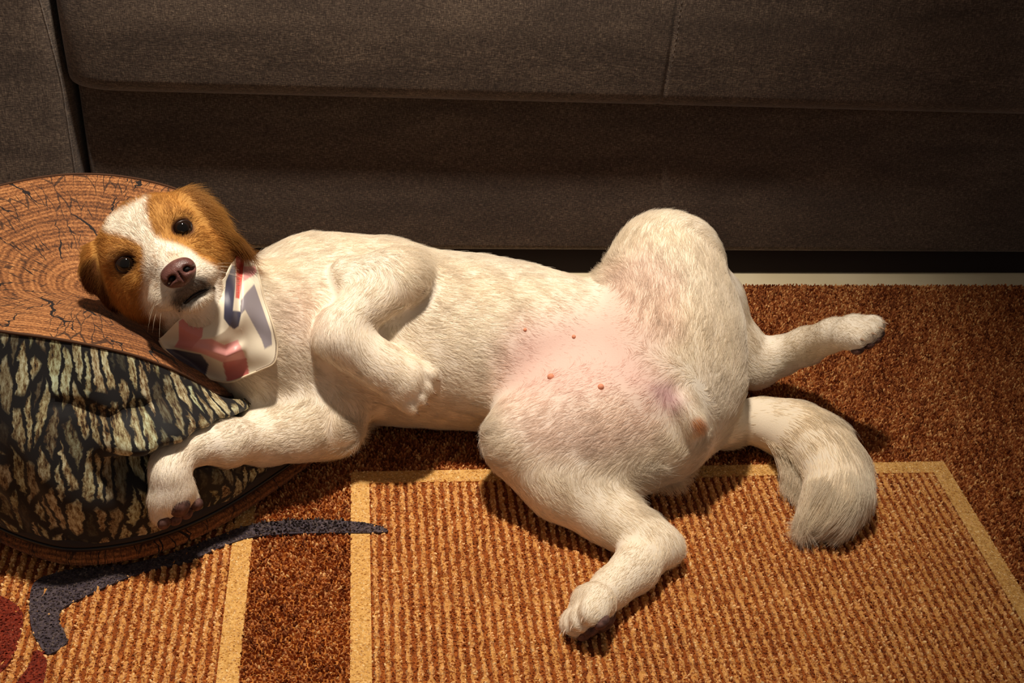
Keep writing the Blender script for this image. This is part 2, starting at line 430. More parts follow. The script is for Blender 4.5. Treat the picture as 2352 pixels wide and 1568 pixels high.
def mat_bark():
    s = NT('printed_bark')                         # UV in metres: u round the side, v up
    uv = s.coords('UV'); sepd = s.node('ShaderNodeSeparateXYZ'); s.ln(uv, sepd.inputs[0])
    nz = s.math('SUBTRACT', s.noise(uv, 26, 4), .5); nz2 = s.math('SUBTRACT', s.noise(uv, 120, 3), .5)
    def cells(su, sv, off):
        cb = s.node('ShaderNodeCombineXYZ')
        s.ln(s.math('ADD', s.math('MULTIPLY', sepd.outputs['X'], su), s.math('ADD', s.math('MULTIPLY', nz, 1.3), s.math('MULTIPLY', nz2, .6))), cb.inputs[0])
        s.ln(s.math('ADD', s.math('MULTIPLY', sepd.outputs['Y'], sv), off), cb.inputs[1]); return cb.outputs[0]
    va = cells(88, 17, 0)
    d = s.node('ShaderNodeTexVoronoi'); d.voronoi_dimensions = '2D'; d.feature = 'DISTANCE_TO_EDGE'; d.inputs['Scale'].default_value = 1; s.ln(va, d.inputs['Vector'])
    d2 = s.node('ShaderNodeTexVoronoi'); d2.voronoi_dimensions = '2D'; d2.inputs['Scale'].default_value = 1; s.ln(va, d2.inputs['Vector'])
    grain = s.noise(s.coords('UV', (300, 80, 1)), 1, 4, .75); patch = s.noise(uv, 17, 3)
    plate = s.ramp(s.math('ADD', s.math('MULTIPLY', grain, .75), s.math('MULTIPLY', patch, .35)),
                   [(.42, lin(18, 14, 14)), (.48, lin(104, 76, 44)), (.56, lin(176, 164, 128)), (.67, lin(232, 236, 210))])
    sepc = s.node('ShaderNodeSeparateColor'); s.ln(d2.outputs['Color'], sepc.inputs[0])
    tint = s.ramp(sepc.outputs[0], [(0, lin(160, 120, 70)), (.35, lin(220, 205, 170)), (.65, lin(170, 200, 170)), (1, lin(200, 180, 150))])
    plate = s.mix(.5, plate, tint, 'MULTIPLY')
    gap = s.ramp(s.math('ADD', d.outputs['Distance'], s.math('MULTIPLY', nz2, .16)), [(.10, (0, 0, 0)), (.20, (1, 1, 1))])
    gate = s.ramp(sepc.outputs[1], [(.14, (.1, .1, .1)), (.36, (1, 1, 1))])
    c = s.mix(s.math('MULTIPLY', gap, gate), lin(17, 15, 17), plate)
    s.bump(grain, .12, .0005)
    return s.done(c, .7, .3, .1)
M_wood, M_bark = mat_wood(), mat_bark()
pouf = link('stump_cushion', None, label='round floor cushion printed like a cut tree stump under the dog\'s head', cat='cushion')
bot = [at(*p, .02) for p in [(735, 1030), (690, 1062), (610, 1118), (505, 1186), (400, 1236), (300, 1266), (180, 1278), (90, 1258), (0, 1218), (-120, 1150), (-215, 1060), (-240, 960), (-190, 870), (-80, 805), (60, 775), (200, 765), (350, 775), (490, 815), (610, 890), (700, 970)]]
top = [at(*p) for p in [(590, 850, .10), (545, 900, .125), (500, 905, .15), (462, 884, .17), (425, 862, .19), (370, 838, .212), (300, 814, .232), (200, 791, .248), (100, 774, .256), (0, 760, .262), (-100, 738, .266), (-200, 695, .268), (-240, 600, .268), (-170, 500, .266),
       (-60, 444, .264), (50, 415, .263), (150, 401, .262), (250, 402, .26), (350, 418, .256), (430, 446, .248), (500, 500, .235), (550, 580, .20), (585, 700, .15), (605, 790, .11)]]
NTH, NR = 220, 46
def ring(P, n):
    P = spline(P, 900, True); c = P.mean(0)
    c = np.array([(P[:, 0].min() + P[:, 0].max()) / 2, (P[:, 1].min() + P[:, 1].max()) / 2, c[2]])
    a = np.unwrap(np.arctan2(P[:, 1] - c[1], P[:, 0] - c[0])); 
    if a[-1] < a[0]: P, a = P[::-1], a[::-1]
    th = np.linspace(0, 2 * math.pi, n, endpoint=False); out = []
    am = (a) % (2 * math.pi); o = np.argsort(am); am, P = am[o], P[o]
    am = np.concatenate([am - 2 * math.pi, am, am + 2 * math.pi]); P3 = np.concatenate([P] * 3)
    return np.stack([np.interp(th, am, P3[:, k]) for k in range(3)], 1), c, th
Bl, Bc, TH = ring(bot, NTH); Tl, Tc, _ = ring(top, NTH)
Cd = np.stack([np.cos(TH), np.sin(TH), 0 * TH], 1)
crease = [at(330, 1062, .1), at(430, 1005, .1), at(540, 960, .1)]
def side(t):                                       # the side at height share t (0 bottom, 1 top)
    P = Bl * (1 - t) + Tl * t
    bul = .034 * math.sin(math.pi * min(1, max(0, t)) ** .9)
    flat = 1 - .6 * np.exp(-(((TH + math.pi) % (2 * math.pi) - math.pi) / .9) ** 2)
    P = P + Cd * (bul * flat)[:, None]
    px = proj(P)
    # fold where the foreleg presses in, and slack wrinkles around it
    yc = np.interp(px[:, 0], [150, 330, 430, 540, 700], [1075, 1055, 1008, 962, 930])
    win = sstep(170, 330, px[:, 0]) * (1 - sstep(560, 720, px[:, 0])) * (P[:, 1] < Bc[1])
    dy = px[:, 1] - yc
    P = P - Cd * (win * (.026 * np.exp(-((dy - 26) / 34.0) ** 2) - .016 * np.exp(-((dy + 45) / 40.0) ** 2)))[:, None]
    wr = .0035 * np.sin(TH * 9 + 7 * t) * math.sin(math.pi * t) + .003 * np.sin(TH * 23 + 11 * t + 2 * np.sin(5 * t + TH * 4)) * math.sin(math.pi * t)
    fr = .006 * np.exp(-((px[:, 1] - np.interp(px[:, 0], [0, 250, 430], [900, 960, 900])) / 16.0) ** 2) * sstep(60, 140, px[:, 0]) * (1 - sstep(330, 430, px[:, 0])) * (P[:, 1] < Bc[1])
    P = P + Cd * (wr - fr)[:, None]
    P[:, 2] = np.maximum(P[:, 2], .0125)
    return P
rows = np.linspace(.07, 1, NR)
S = np.stack([side(t) for t in rows], 1)          # theta, row
circ = np.concatenate([[0], np.cumsum(np.linalg.norm(np.diff(np.concatenate([Bl, Bl[:1]]), axis=0), axis=1))])
Vs = np.concatenate([S, S[:1]], 0); U = np.repeat(circ[:, None], NR, 1); Vv = np.repeat((rows * .3)[None], NTH + 1, 0)
mesh('bark_side', Vs.reshape(-1, 3), grid_faces(NTH + 1, NR), M_bark, pouf, uv=np.stack([U, Vv], -1).reshape(-1, 2), label='printed bark side of the cushion')
# top disc
NP = 30; rr = np.linspace(0.02, 1, NP); Tp = []
hd = at(330, 640, .215)
for q in rr:
    P = Tc + (Tl - Tc) * q
    P[:, 2] = Tl[:, 2] * q ** 1.5 + .225 * (1 - q ** 1.5)
    dd = np.linalg.norm((P - hd)[:, :2], axis=1)
    P[:, 2] += .012 * (1 - q ** 2) * q - .022 * np.exp(-(dd / .09) ** 2) * (1 - q ** 4)
    P[:, 2] -= 0 if q < .97 else 0
    Tp.append(P)
Tp = np.stack(Tp, 1); Tp = np.concatenate([Tp, Tp[:1]], 0)
uvt = np.stack([np.repeat((np.arange(NTH + 1) / NTH)[:, None], NP, 1), np.repeat(rr[None], NTH + 1, 0)], -1).reshape(-1, 2)
mesh('ring_top', Tp.reshape(-1, 3), grid_faces(NTH + 1, NP), M_wood, pouf, uv=uvt, label='printed wood ring top of the cushion')
V, Fc = tube(np.concatenate([Tl, Tl[:2]]), .0015, 8, False)
mesh('top_seam', V, Fc, plain('seam_brown', lin(70, 42, 22), .8), pouf)
# bottom panel curls up to the side seam; zip along the seam
brow = []
for (k, (off, z)) in enumerate([(-.06, .0118), (-.012, .0118), (.004, .013), (.012, .020), (.012, .030), (.004, .036), (-.006, .038)]):
    P = Bl + Cd * off; P[:, 2] = z; brow.append(P)
Bp = np.stack(brow, 1); Bp = np.concatenate([Bp, Bp[:1]], 0)
uvb = np.stack([np.repeat((np.arange(NTH + 1) / NTH)[:, None] * 3, len(brow), 1), np.repeat(np.linspace(.7, 1, len(brow))[None], NTH + 1, 0)], -1).reshape(-1, 2)
mesh('bottom_panel', Bp.reshape(-1, 3), grid_faces(NTH + 1, len(brow)), M_wood, pouf, uv=uvb, label='printed wood bottom panel curling up at the seam')
Pb = Bl - Cd * .058; Pb[:, 2] = .0118
mesh('underside', Pb, [tuple(range(NTH))], M_wood, pouf, smooth=False)
sel = [i for i in range(NTH) if -2.2 < ((TH[i] + math.pi) % (2 * math.pi)) - math.pi < .05]
M_zip = plain('zip_tape_brown', lin(44, 32, 28), .55, .4)
zr = []
for off, z in [(.006, .034), (.013, .039), (.013, .047), (.006, .054)]:
    P = Bl[sel] + Cd[sel] * off; P[:, 2] = z; zr.append(P)
Zp = np.stack(zr, 1)
zo = mesh('zipper', Zp.reshape(-1, 3), grid_faces(len(sel), 4), M_zip, pouf, label='dark brown zip tape along the bottom seam')
P = Bl[sel] + Cd[sel] * .0135; P[:, 2] = .043; V, Fc = tube(P, .0016, 6); mesh('zip_teeth', V, Fc, plain('zip_teeth_dark', lin(24, 18, 17), .35, .5), zo)

from mathutils.bvhtree import BVHTree
_V = np.concatenate([Vs.reshape(-1, 3), Tp.reshape(-1, 3)]); _f = grid_faces(NTH + 1, NR) + [tuple(i + len(Vs.reshape(-1, 3)) for i in f) for f in grid_faces(NTH + 1, NP)]
pouf_bvh = BVHTree.FromPolygons(_V.tolist(), _f)
def onp(px, py, lift_px, r=0):                    # a point lift_px pixels in front of the cushion
    d = ray(px, py); h = pouf_bvh.ray_cast(Vector(CAM), Vector(d)); p = np.array(h[0]); m = mpp(p)
    return (p - d * lift_px * m, r * m)

# ------------------------------------------------------------------ dog: one continuous body from a blended distance field
def rcone(P, a, b, ra, rb):
    ba = b - a; t = np.clip(((P - a) @ ba) / (ba @ ba + 1e-12), 0, 1)
    return np.linalg.norm(P - a - t[..., None] * ba, axis=-1) - (ra + (rb - ra) * t)
def ellip(P, c, A, r):
    q = (P - c) @ A.T                              # rows of A are the axes
    k0 = np.linalg.norm(q / r, axis=-1); k1 = np.linalg.norm(q / (r * r), axis=-1)
    return k0 * (k0 - 1) / np.maximum(k1, 1e-9)
class Prim: pass
PR = []
def add(kind, grp, k, args, bound, flow, ln=10, lift=.5, den=1.0, tag='body', sub=False):
    p = Prim(); p.kind, p.grp, p.k, p.args, p.flow, p.ln, p.lift, p.den, p.tag, p.sub = kind, grp, k, args, nrm(flow), ln, lift, den, tag, sub
    c, r = bound; p.lo, p.hi = c[0] - r, c[1] + r; PR.append(p); return p
def cone(grp, k, a, b, ra, rb, flow=None, **kw):
    a, b = np.asarray(a), np.asarray(b)
    return add('c', grp, k, (a, b, ra, rb), ((np.minimum(a, b), np.maximum(a, b)), max(ra, rb) + .06), (b - a) if flow is None else flow, **kw)
def ell(grp, k, c, A, r, flow, **kw):
    c = np.asarray(c, float); r = np.asarray(r, float)
    return add('e', grp, k, (c, np.asarray(A), r), ((c, c), r.max() + .06), flow, **kw)
def dist(p, P): return rcone(P, *p.args) if p.kind == 'c' else ellip(P, *p.args)
def smin(a, b, k):
    h = np.clip(.5 + .5 * (b - a) / k, 0, 1); return b + (a - b) * h - k * h * (1 - h)
GROUPS = {}                                       # group -> blend with the rest
def field(P, prims=None):
    G = {}
    for p in (prims or PR):
        d = dist(p, P)
        if p.sub: G[p.grp] = -smin(-G[p.grp], d, p.k)
        else: G[p.grp] = d if p.grp not in G else smin(G[p.grp], d, p.k)
    out = None
    for g, d in G.items():
        out = d if out is None else smin(out, d, GROUPS.get(g, .012))
    return out
def pt(px, py, z, r=0):
    p = at(px, py, z); return (p, r * mpp(p))
def chain(grp, k, pts, **kw):
    for (a, b) in zip(pts[:-1], pts[1:]):
        (pa, ra), (pb, rb) = pt(*a), pt(*b)
        cone(grp, k, pa, pb, ra, rb, **kw)
def on(px, py, lift_px, r=0):                     # a point lift_px pixels in front of the body met by the ray
    d = ray(px, py); t = 0.5
    prs = [p for p in PR if p.grp == 'trunk']
    for _ in range(80):
        s = float(field(np.array([CAM + d * t]), prs)[0])
        if s < .0005: break
        t += s * .9
    p = CAM + d * t; m = mpp(p); return (p - d * lift_px * m, r * m)
X = np.array([1., 0, 0])
# trunk -------------------------------------------------
chain('trunk', .05, [(470, 715, .215, 96), (545, 745, .175, 108), (620, 765, .150, 128), (730, 760, .125, 160), (860, 765, .112, 178), (1010, 780, .110, 170), (1130, 787, .108, 164), (1250, 812, .105, 158)], ln=15, lift=.35)
chain('trunk', .05, [(1250, 812, .105, 158), (1380, 850, .100, 158), (1485, 890, .098, 142), (1552, 945, .08, 86)], ln=9, lift=.3)
# near shoulder
chain('trunk', .04, [(590, 830, .135, 90), (650, 890, .10, 82), (735, 955, .075, 60)], ln=15, lift=.4)
# far shoulder
chain('trunk', .04, [(640, 665, .15, 78), (720, 650, .16, 86), (880, 632, .168, 66)], ln=13, lift=.35)
# pelvis / thigh roots
chain('trunk', .05, [(1480, 930, .10, 130), (1330, 985, .098, 105), (1195, 1010, .092, 78)], ln=14, lift=.4)
chain('trunk', .05, [(1540, 890, .11, 120), (1545, 770, .155, 120), (1540, 650, .195, 96), (1515, 572, .215, 68)], ln=15, lift=.4)
chain('trunk', .04, [(1590, 870, .115, 100), (1605, 760, .15, 82)], ln=15, lift=.4)
chain('trunk', .04, [(1508, 1012, .075, 84), (1405, 1036, .072, 82), (1310, 1080, .064, 86)], ln=16, lift=.4)
chain('trunk', .03, [(1512, 570, .215, 66), (1572, 585, .212, 60)], ln=13, lift=.4)
chain('trunk', .03, [(1375, 715, .15, 40), (1440, 650, .18, 42), (1478, 596, .205, 52)], ln=13, lift=.5)
# far hind lower leg
GROUPS['fh'] = .03
chain('fh', .02, [(1570, 580, .212, 70), (1640, 690, .14, 62), (1705, 800, .078, 47), (1732, 838, .058, 43)], ln=9, lift=.3)
chain('fh', .018, [(1732, 842, .058, 43), (1790, 818, .072, 39), (1850, 795, .100, 37), (1915, 768, .145, 40)], ln=6, lift=.25)
chain('fh', .012, [(1700, 858, .050, 30), (1738, 850, .052, 36)], ln=6, lift=.3)
# near hind lower leg
GROUPS['nh'] = .022
chain('nh', .03, [(1190, 1025, .075, 72), (1298, 1110, .058, 76), (1394, 1180, .045, 55), (1470, 1228, .038, 43), (1520, 1256, .034, 42)], ln=9, lift=.3)
chain('nh', .016, [(1512, 1254, .034, 42), (1460, 1305, .033, 47), (1405, 1350, .034, 49)], ln=6, lift=.25)
chain('nh', .012, [(1500, 1262, .034, 36), (1543, 1262, .034, 24)], ln=6, lift=.25)
# far foreleg, folded over the chest
GROUPS['ff'] = .005
w1 = on(782, 748, 30, 40); w2 = on(772, 778, 34, 41)
e1 = on(915, 640, 24, 50); em_ = on(850, 695, 28, 45)
cone('ff', .02, e1[0], em_[0], e1[1], em_[1], ln=12, lift=.35); cone('ff', .02, em_[0], w1[0], em_[1], w1[1], ln=10, lift=.35)
e2 = on(942, 618, 14, 38); cone('ff', .02, e2[0], e1[0], e2[1], e1[1], flow=X, ln=20, lift=.5)
a1 = on(800, 640, -10, 50); cone('ff', .03, a1[0], e1[0], a1[1], e1[1], ln=12, lift=.35)
w3 = on(820, 808, 30, 44); w4 = on(880, 845, 34, 46); w5 = on(915, 868, 34, 46)
for (a, b) in ((w1, w2), (w2, w3), (w3, w4), (w4, w5)): cone('ff', .02, a[0], b[0], a[1], b[1], ln=7, lift=.25)
# near foreleg over the cushion
GROUPS['nf'] = .03
def chain2(grp, k, pts, **kw):
    for (a, b) in zip(pts[:-1], pts[1:]): cone(grp, k, a[0], b[0], a[1], b[1], **kw)
f0, f1 = pt(735, 955, .075, 58), pt(765, 985, .064, 50)
q1, q2, q3 = onp(600, 1006, 34, 47), onp(520, 1016, 32, 40), onp(452, 1024, 30, 36)
q4, q5, q6 = onp(398, 1046, 34, 35), onp(388, 1085, 34, 37), onp(393, 1120, 32, 40)
chain2('nf', .03, [f0, f1, pt(690, 990, .082, 54), q1, q2, q3], ln=12, lift=.35)
chain2('nf', .015, [q3, q4, q5, q6], ln=6, lift=.25)
print('foreleg z', [round(float(q[0][2]), 3) for q in (f1, q1, q2, q3, q4, q5, q6)])
# tail
GROUPS['tail'] = .02
TAIL = [(1585, 985, .07, 55), (1660, 970, .052, 50), (1740, 966, .046, 44), (1815, 985, .044, 54), (1876, 1020, .046, 60), (1918, 1075, .044, 60), (1928, 1125, .042, 56), (1905, 1165, .038, 48), (1870, 1188, .034, 30)]
chain('tail', .02, TAIL[:4], ln=16, lift=.2, tag='tail')
chain('tail', .03, TAIL[3:], ln=24, lift=.2, tag='tail')
# genital tuft
g0, g1 = on(1565, 930, -4, 20), on(1600, 975, 10, 22); cone('tuft', .02, g0[0], g1[0], g0[1], g1[1], ln=12, lift=.4, tag='tuft'); GROUPS['tuft'] = .012
# paws: four toes each ----------------------------------
PADS, CLAWS = [], []
def paw(grp, base, heel, spread, up, length, r, claw=True, splay=.5, padside=-1):
    """base: paw centre, heel: unit vector along the toes, spread: across, up: back of the paw"""
    f, s, u = nrm(heel), nrm(spread), None
    s = nrm(s - f * (s @ f)); u = nrm(np.cross(f, s)); u = u if u @ np.asarray(up) > 0 else -u
    A = np.stack([f, s, u])
    ell(grp, .012, base, A, (length * .62, r * 1.02, r * .74), f, ln=6, lift=.25)
    for i, q in enumerate((-1.5, -.5, .5, 1.5)):
        L = length * (.98 if abs(q) < 1 else .74)
        c = base + f * L * .62 + s * q * r * .50 - u * r * .10
        ff = nrm(f + s * q * .14 * splay)
        ell(grp, .0045, c, np.stack([ff, nrm(s - ff * (s @ ff)), np.cross(ff, nrm(s - ff * (s @ ff)))]), (r * .62, r * .33, r * .52), ff, ln=5, lift=.3)
        PADS.append((c - u * r * .46 + ff * r * .10, ff, s, u, r * .30))
        CLAWS.append((c + ff * r * .46 + u * r * .02, ff, u, r * .36))
    PADS.append((base - u * r * .62 + f * length * .08, f, s, u, r * .48))
def dirpx(a, b): return nrm(at(*b) - at(*a))
m0 = .00055
paw('fh', at(1955, 762, .162), dirpx((1915, 768, .145), (2000, 760, .176)), R @ np.array([.1, .16, -.98]), R @ np.array([-.2, -.95, 0]), 56 * .0006, 42 * .0006)
paw('nh', at(1362, 1388, .034), dirpx((1405, 1350, .034), (1320, 1425, .030)), R @ np.array([-.1, -.1, -.98]), R @ np.array([-.7, -.6, .1]), 62 * .00053, 54 * .00053)
pf, pn = nrm(w5[0] - w3[0]), None
paw('ff', w5[0] + pf * .008, pf, R @ np.array([-.55, .8, -.2]), R @ np.array([-.5, -.2, -.85]), 50 * .00056, 46 * .00056)
n7, n8 = onp(394, 1138, 32), onp(402, 1178, 26)
paw('nf', n7[0], n8[0] - n7[0], R @ np.array([.6, 0, .8]), R @ np.array([-.8, .0, .6]), 52 * .00052, 45 * .00052)
# head ---------------------------------------------------
HO = at(354, 565, .300); hs = mpp(HO)
hc = -ray(354, 565)                                # face axis, towards the viewer
er = R @ np.array([.848, -.530, 0]); hr = nrm(er - hc * (er @ hc)); hdn = nrm(np.cross(hc, hr)); 
if (hdn @ (R @ np.array([.53, .848, 0]))) < 0: hdn = -hdn
def hp(a, b, c): return HO + (hr * a + hdn * b + hc * c) * hs
HA = np.stack([hr, hdn, hc])
def hdir(a, b, c): return hr * a + hdn * b + hc * c
GROUPS['head'] = .03
def hel(k, c, r, flow, sub=False, A=None, **kw):
    kw.setdefault('ln', 8); kw.setdefault('lift', .3)
    ell('head', k, hp(*c), HA if A is None else A, np.array(r) * hs, hdir(*flow), tag='head', sub=sub, **kw)
def hcn(k, a, b, ra, rb, flow, **kw):
    kw.setdefault('ln', 8); kw.setdefault('lift', .3)
    cone('head', k, hp(*a), hp(*b), ra * hs, rb * hs, flow=hdir(*flow), tag='head', **kw)
UPF = (0, -1, -.6)
hel(.02, (0, -8, -105), (126, 104, 112), (0, -.8, -1), ln=9)
hel(.02, (0, -48, -62), (94, 56, 58), UPF, ln=8)
for sg in (-1, 1):
    hel(.02, (sg * 74, 52, -78), (60, 74, 72), (sg * 1.0, .35, -.7), ln=12, lift=.35)
    hel(.012, (sg * 66, -26, -26), (38, 22, 29), (sg * .6, -1, -.5), ln=6)
    hel(.012, (sg * 62, 44, -12), (34, 26, 26), (sg * 1, .3, -.6), ln=6)
hcn(.018, (3, 4, -34), (10, 58, 74), 38, 30, (0, -1, -.5), ln=4)
hcn(.018, (5, 52, -30), (10, 92, 52), 66, 52, (0, -.5, -1), ln=6)
for sg in (-1, 1):
    hel(.010, (9 + sg * 42, 106, 50), (46, 38, 38), (sg * .8, .7, -.4), ln=6, lift=.35)
hcn(.015, (3, 92, -62), (11, 146, 36), 46, 22, (0, .5, -1), ln=7)
hel(.008, (10, 156, 46), (44, 15, 28), (0, 1, -.4), ln=5)
for sg in (-1, 1): hel(.02, (sg * 82, 92, -84), (52, 50, 60), (sg * .6, 1, -.5), ln=13, lift=.35)
for sg in (-1, 1):
    hel(.006, (sg * 75, 0, 4), (23, 16, 20), (sg, 0, -.5), sub=True)
# mouth line
hel(.005, (12, 141, 84), (60, 5, 30), (0, 1, 0), sub=True)
# drop ears
def ear(a, b, ra, rb, thick, flow, tag, ln):
    a, b = np.array(a, float), np.array(b, float); ax = nrm(b - a); wv = np.array([0, .2, 1.0]); wv = nrm(wv - ax * (wv @ ax)); tv = np.cross(ax, wv)
    A = np.stack([ax, wv, tv]) @ HA; L = np.linalg.norm(b - a) / 2
    ell('head', .012, hp(*((a + b) / 2)), A, np.array([L + 14, (ra + rb) / 2, thick]) * hs, hdir(*flow), tag=tag, ln=ln, lift=.35)
ear((128, -40, -95), (166, 112, -92), 48, 56, 17, (.25, 1, -.1), 'ear', 24)
ear((120, -62, -96), (150, 20, -90), 46, 46, 22, (.5, 1, .1), 'ear', 20)
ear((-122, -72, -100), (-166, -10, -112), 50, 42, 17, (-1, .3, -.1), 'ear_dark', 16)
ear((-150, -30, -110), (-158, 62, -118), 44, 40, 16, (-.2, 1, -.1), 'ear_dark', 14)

# surface nets ------------------------------------------
def surface(prims, vox, lo=None, hi=None):
    lo = np.min([p.lo for p in prims], 0) + .04 if lo is None else lo; hi = np.max([p.hi for p in prims], 0) - .04 if hi is None else hi
    n = np.ceil((hi - lo) / vox).astype(int) + 1
    ax = [lo[i] + vox * np.arange(n[i]) for i in range(3)]
    BIG = np.float32(.08); G = {}
    for p in prims:
        i0 = np.maximum(0, np.floor((p.lo - lo) / vox).astype(int)); i1 = np.minimum(n, np.ceil((p.hi - lo) / vox).astype(int) + 1)
        if (i1 <= i0).any(): continue
        sl = tuple(slice(a, b) for a, b in zip(i0, i1))
        g = np.stack(np.meshgrid(*[ax[k][sl[k]] for k in range(3)], indexing='ij'), -1)
        d = dist(p, g).astype(np.float32)
        if p.grp not in G: G[p.grp] = np.full(n, BIG, np.float32)
        cur = G[p.grp][sl]
        G[p.grp][sl] = -smin(-cur, d, p.k) if p.sub else smin(cur, d, p.k)
    D = None
    for g, d in G.items():
        D = d if D is None else smin(D, d, GROUPS.get(g, .012))
    ins = D < 0
    c = [D[x:n[0] - 1 + x, y:n[1] - 1 + y, z:n[2] - 1 + z] for x in (0, 1) for y in (0, 1) for z in (0, 1)]
    cs = np.stack(c, -1); sgn = cs < 0; act = sgn.any(-1) & ~sgn.all(-1)
    idx = -np.ones(act.shape, int); K = np.argwhere(act); idx[act] = np.arange(len(K))
    v8 = cs[act].astype(float); off = np.array([(x, y, z) for x in (0, 1) for y in (0, 1) for z in (0, 1)], float)
    acc = np.zeros((len(K), 3)); cnt = np.zeros(len(K))
    for i in range(8):
        for j in range(i + 1, 8):
            if np.abs(off[i] - off[j]).sum() != 1: continue
            a, b = v8[:, i], v8[:, j]; m = (a < 0) != (b < 0); t = np.where(m, a / np.where(m, a - b, 1), 0)
            acc += np.where(m[:, None], off[i] + t[:, None] * (off[j] - off[i]), 0); cnt += m
    V = lo + vox * (K + acc / cnt[:, None])
    Fc = []
    for axis in range(3):
        o1, o2 = [(1, 2), (2, 0), (0, 1)][axis]
        s0 = [slice(0, -1)] * 3; s1 = [slice(0, -1)] * 3; s1[axis] = slice(1, None)
        a, b = ins[tuple(s0)] , None
        A0 = ins[:-1, :-1, :-1] if False else ins
        sl0 = [slice(None)] * 3; sl1 = [slice(None)] * 3; sl0[axis] = slice(0, -1); sl1[axis] = slice(1, None)
        x = ins[tuple(sl0)] != ins[tuple(sl1)]
        E = np.argwhere(x); E = E[(E[:, o1] > 0) & (E[:, o2] > 0) & (E[:, o1] < n[o1] - 1) & (E[:, o2] < n[o2] - 1) & (E[:, axis] < n[axis] - 1)]
        inside0 = ins[tuple(E.T)]
        def cell(d1, d2):
            q = E.copy(); q[:, o1] += d1; q[:, o2] += d2; return idx[tuple(q.T)]
        quad = np.stack([cell(-1, -1), cell(0, -1), cell(0, 0), cell(-1, 0)], 1)
        quad[~inside0] = quad[~inside0][:, ::-1]
        Fc.append(quad[(quad >= 0).all(1)])
    return V, np.concatenate(Fc)
def fast_mesh(name, V, Q, mat, parent, cols=None):
    me = bpy.data.meshes.new(name); me.vertices.add(len(V)); me.vertices.foreach_set('co', V.astype(np.float32).ravel())
    me.loops.add(Q.size); me.loops.foreach_set('vertex_index', Q.astype(np.int32).ravel())
    me.polygons.add(len(Q)); me.polygons.foreach_set('loop_start', (np.arange(len(Q)) * 4).astype(np.int32))
    me.update(calc_edges=True); me.validate()
    me.polygons.foreach_set('use_smooth', [True] * len(me.polygons))
    if cols is not None:
        a = me.color_attributes.new('coat', 'FLOAT_COLOR', 'POINT'); a.data.foreach_set('color', np.concatenate([cols, np.ones((len(cols), 1))], 1).astype(np.float32).ravel())
    me.materials.append(mat); return link(name, me, parent)
import time; _t = time.time()
VOX = .0032
BV, BQ = surface(PR, VOX)
def vnormals(V, Q):
    n = np.cross(V[Q[:, 2]] - V[Q[:, 0]], V[Q[:, 3]] - V[Q[:, 1]]); N = np.zeros_like(V)
    for k in range(4): np.add.at(N, Q[:, k], n)
    return N / np.maximum(np.linalg.norm(N, axis=1), 1e-12)[:, None]
def smooth(V, Q, it, lam=.5):
    E = np.concatenate([Q[:, [0, 1]], Q[:, [1, 2]], Q[:, [2, 3]], Q[:, [3, 0]]])
    deg = np.bincount(E.ravel(), minlength=len(V)).astype(float)
    for _ in range(it):
        A = np.zeros_like(V); np.add.at(A, E[:, 0], V[E[:, 1]]); np.add.at(A, E[:, 1], V[E[:, 0]])
        V = V + lam * (A / np.maximum(deg, 1)[:, None] - V)
    return V
BV = smooth(BV, BQ, 2, .5)
BV[:, 2] = np.maximum(BV[:, 2], .0098)
BN = vnormals(BV, BQ)
_c = BV.mean(0)
print('dog mesh', len(BV), len(BQ), round(time.time() - _t, 1), 'lowest', BV[:, 2].min())
# grooming fields per vertex ----------------------------
prs = [p for p in PR if not p.sub]
Wt = np.zeros(len(BV)); FL = np.zeros_like(BV); LN = np.zeros(len(BV)); LI = np.zeros(len(BV)); HD = np.zeros(len(BV)); ED = np.zeros(len(BV)); EK = np.zeros(len(BV)); TL = np.zeros(len(BV)); TU = np.zeros(len(BV))
for p in prs:
    m = ((BV > p.lo) & (BV < p.hi)).all(1)
    d = dist(p, BV[m]); w = np.exp(-np.maximum(d, -.01) / .006)
    Wt[m] += w; FL[m] += w[:, None] * p.flow; LN[m] += w * p.ln; LI[m] += w * p.lift
    if p.tag in ('head', 'ear', 'ear_dark'): HD[m] += w
    if p.tag == 'ear': ED[m] += w
    if p.tag == 'ear_dark': EK[m] += w
    if p.tag == 'tail': TL[m] += w
    if p.tag == 'tuft': TU[m] += w
for A in (LN, LI, HD, ED, EK, TL, TU): A /= np.maximum(Wt, 1e-9)
FL -= BN * (FL * BN).sum(1)[:, None]; FL /= np.maximum(np.linalg.norm(FL, axis=1), 1e-6)[:, None]
for _ in range(3):
    FL = smooth(FL, BQ, 4, .6); FL -= BN * (FL * BN).sum(1)[:, None]; FL /= np.maximum(np.linalg.norm(FL, axis=1), 1e-6)[:, None]
LN = smooth(LN[:, None], BQ, 6, .6)[:, 0]
# coat colours (pigment) --------------------------------
PX = proj(BV)
hl = (BV - HO) @ HA.T / hs                         # head-local a, b, c
white = np.array(lin(243, 233, 217)); cream = np.array(lin(236, 214, 176)); pink = np.array(lin(222, 180, 168)); tan = np.array(lin(192, 140, 72)); dtan = np.array(lin(120, 70, 28)); dark = np.array(lin(52, 34, 28)); mauve = np.array(lin(188, 146, 148))
C = np.tile(white, (len(BV), 1)); n1 = wob(BV, 40, 1); n2 = wob(BV, 110, 2)
def mixc(C, col, w): return C * (1 - w[:, None]) + col * w[:, None]
C = mixc(C, cream, np.clip(.14 + .18 * n1, 0, .6))
facing = sstep(-.1, .35, BN @ (-FWD))
belly = [(1150, 800), (1190, 740), (1290, 715), (1400, 690), (1440, 720), (1480, 790), (1530, 850), (1560, 920), (1520, 950), (1420, 920), (1300, 930), (1200, 930), (1130, 900)]
pb_ = sstep(60, -70, polydist(PX, belly)) * facing * (1 - HD); C = mixc(C, pink, .8 * pb_)
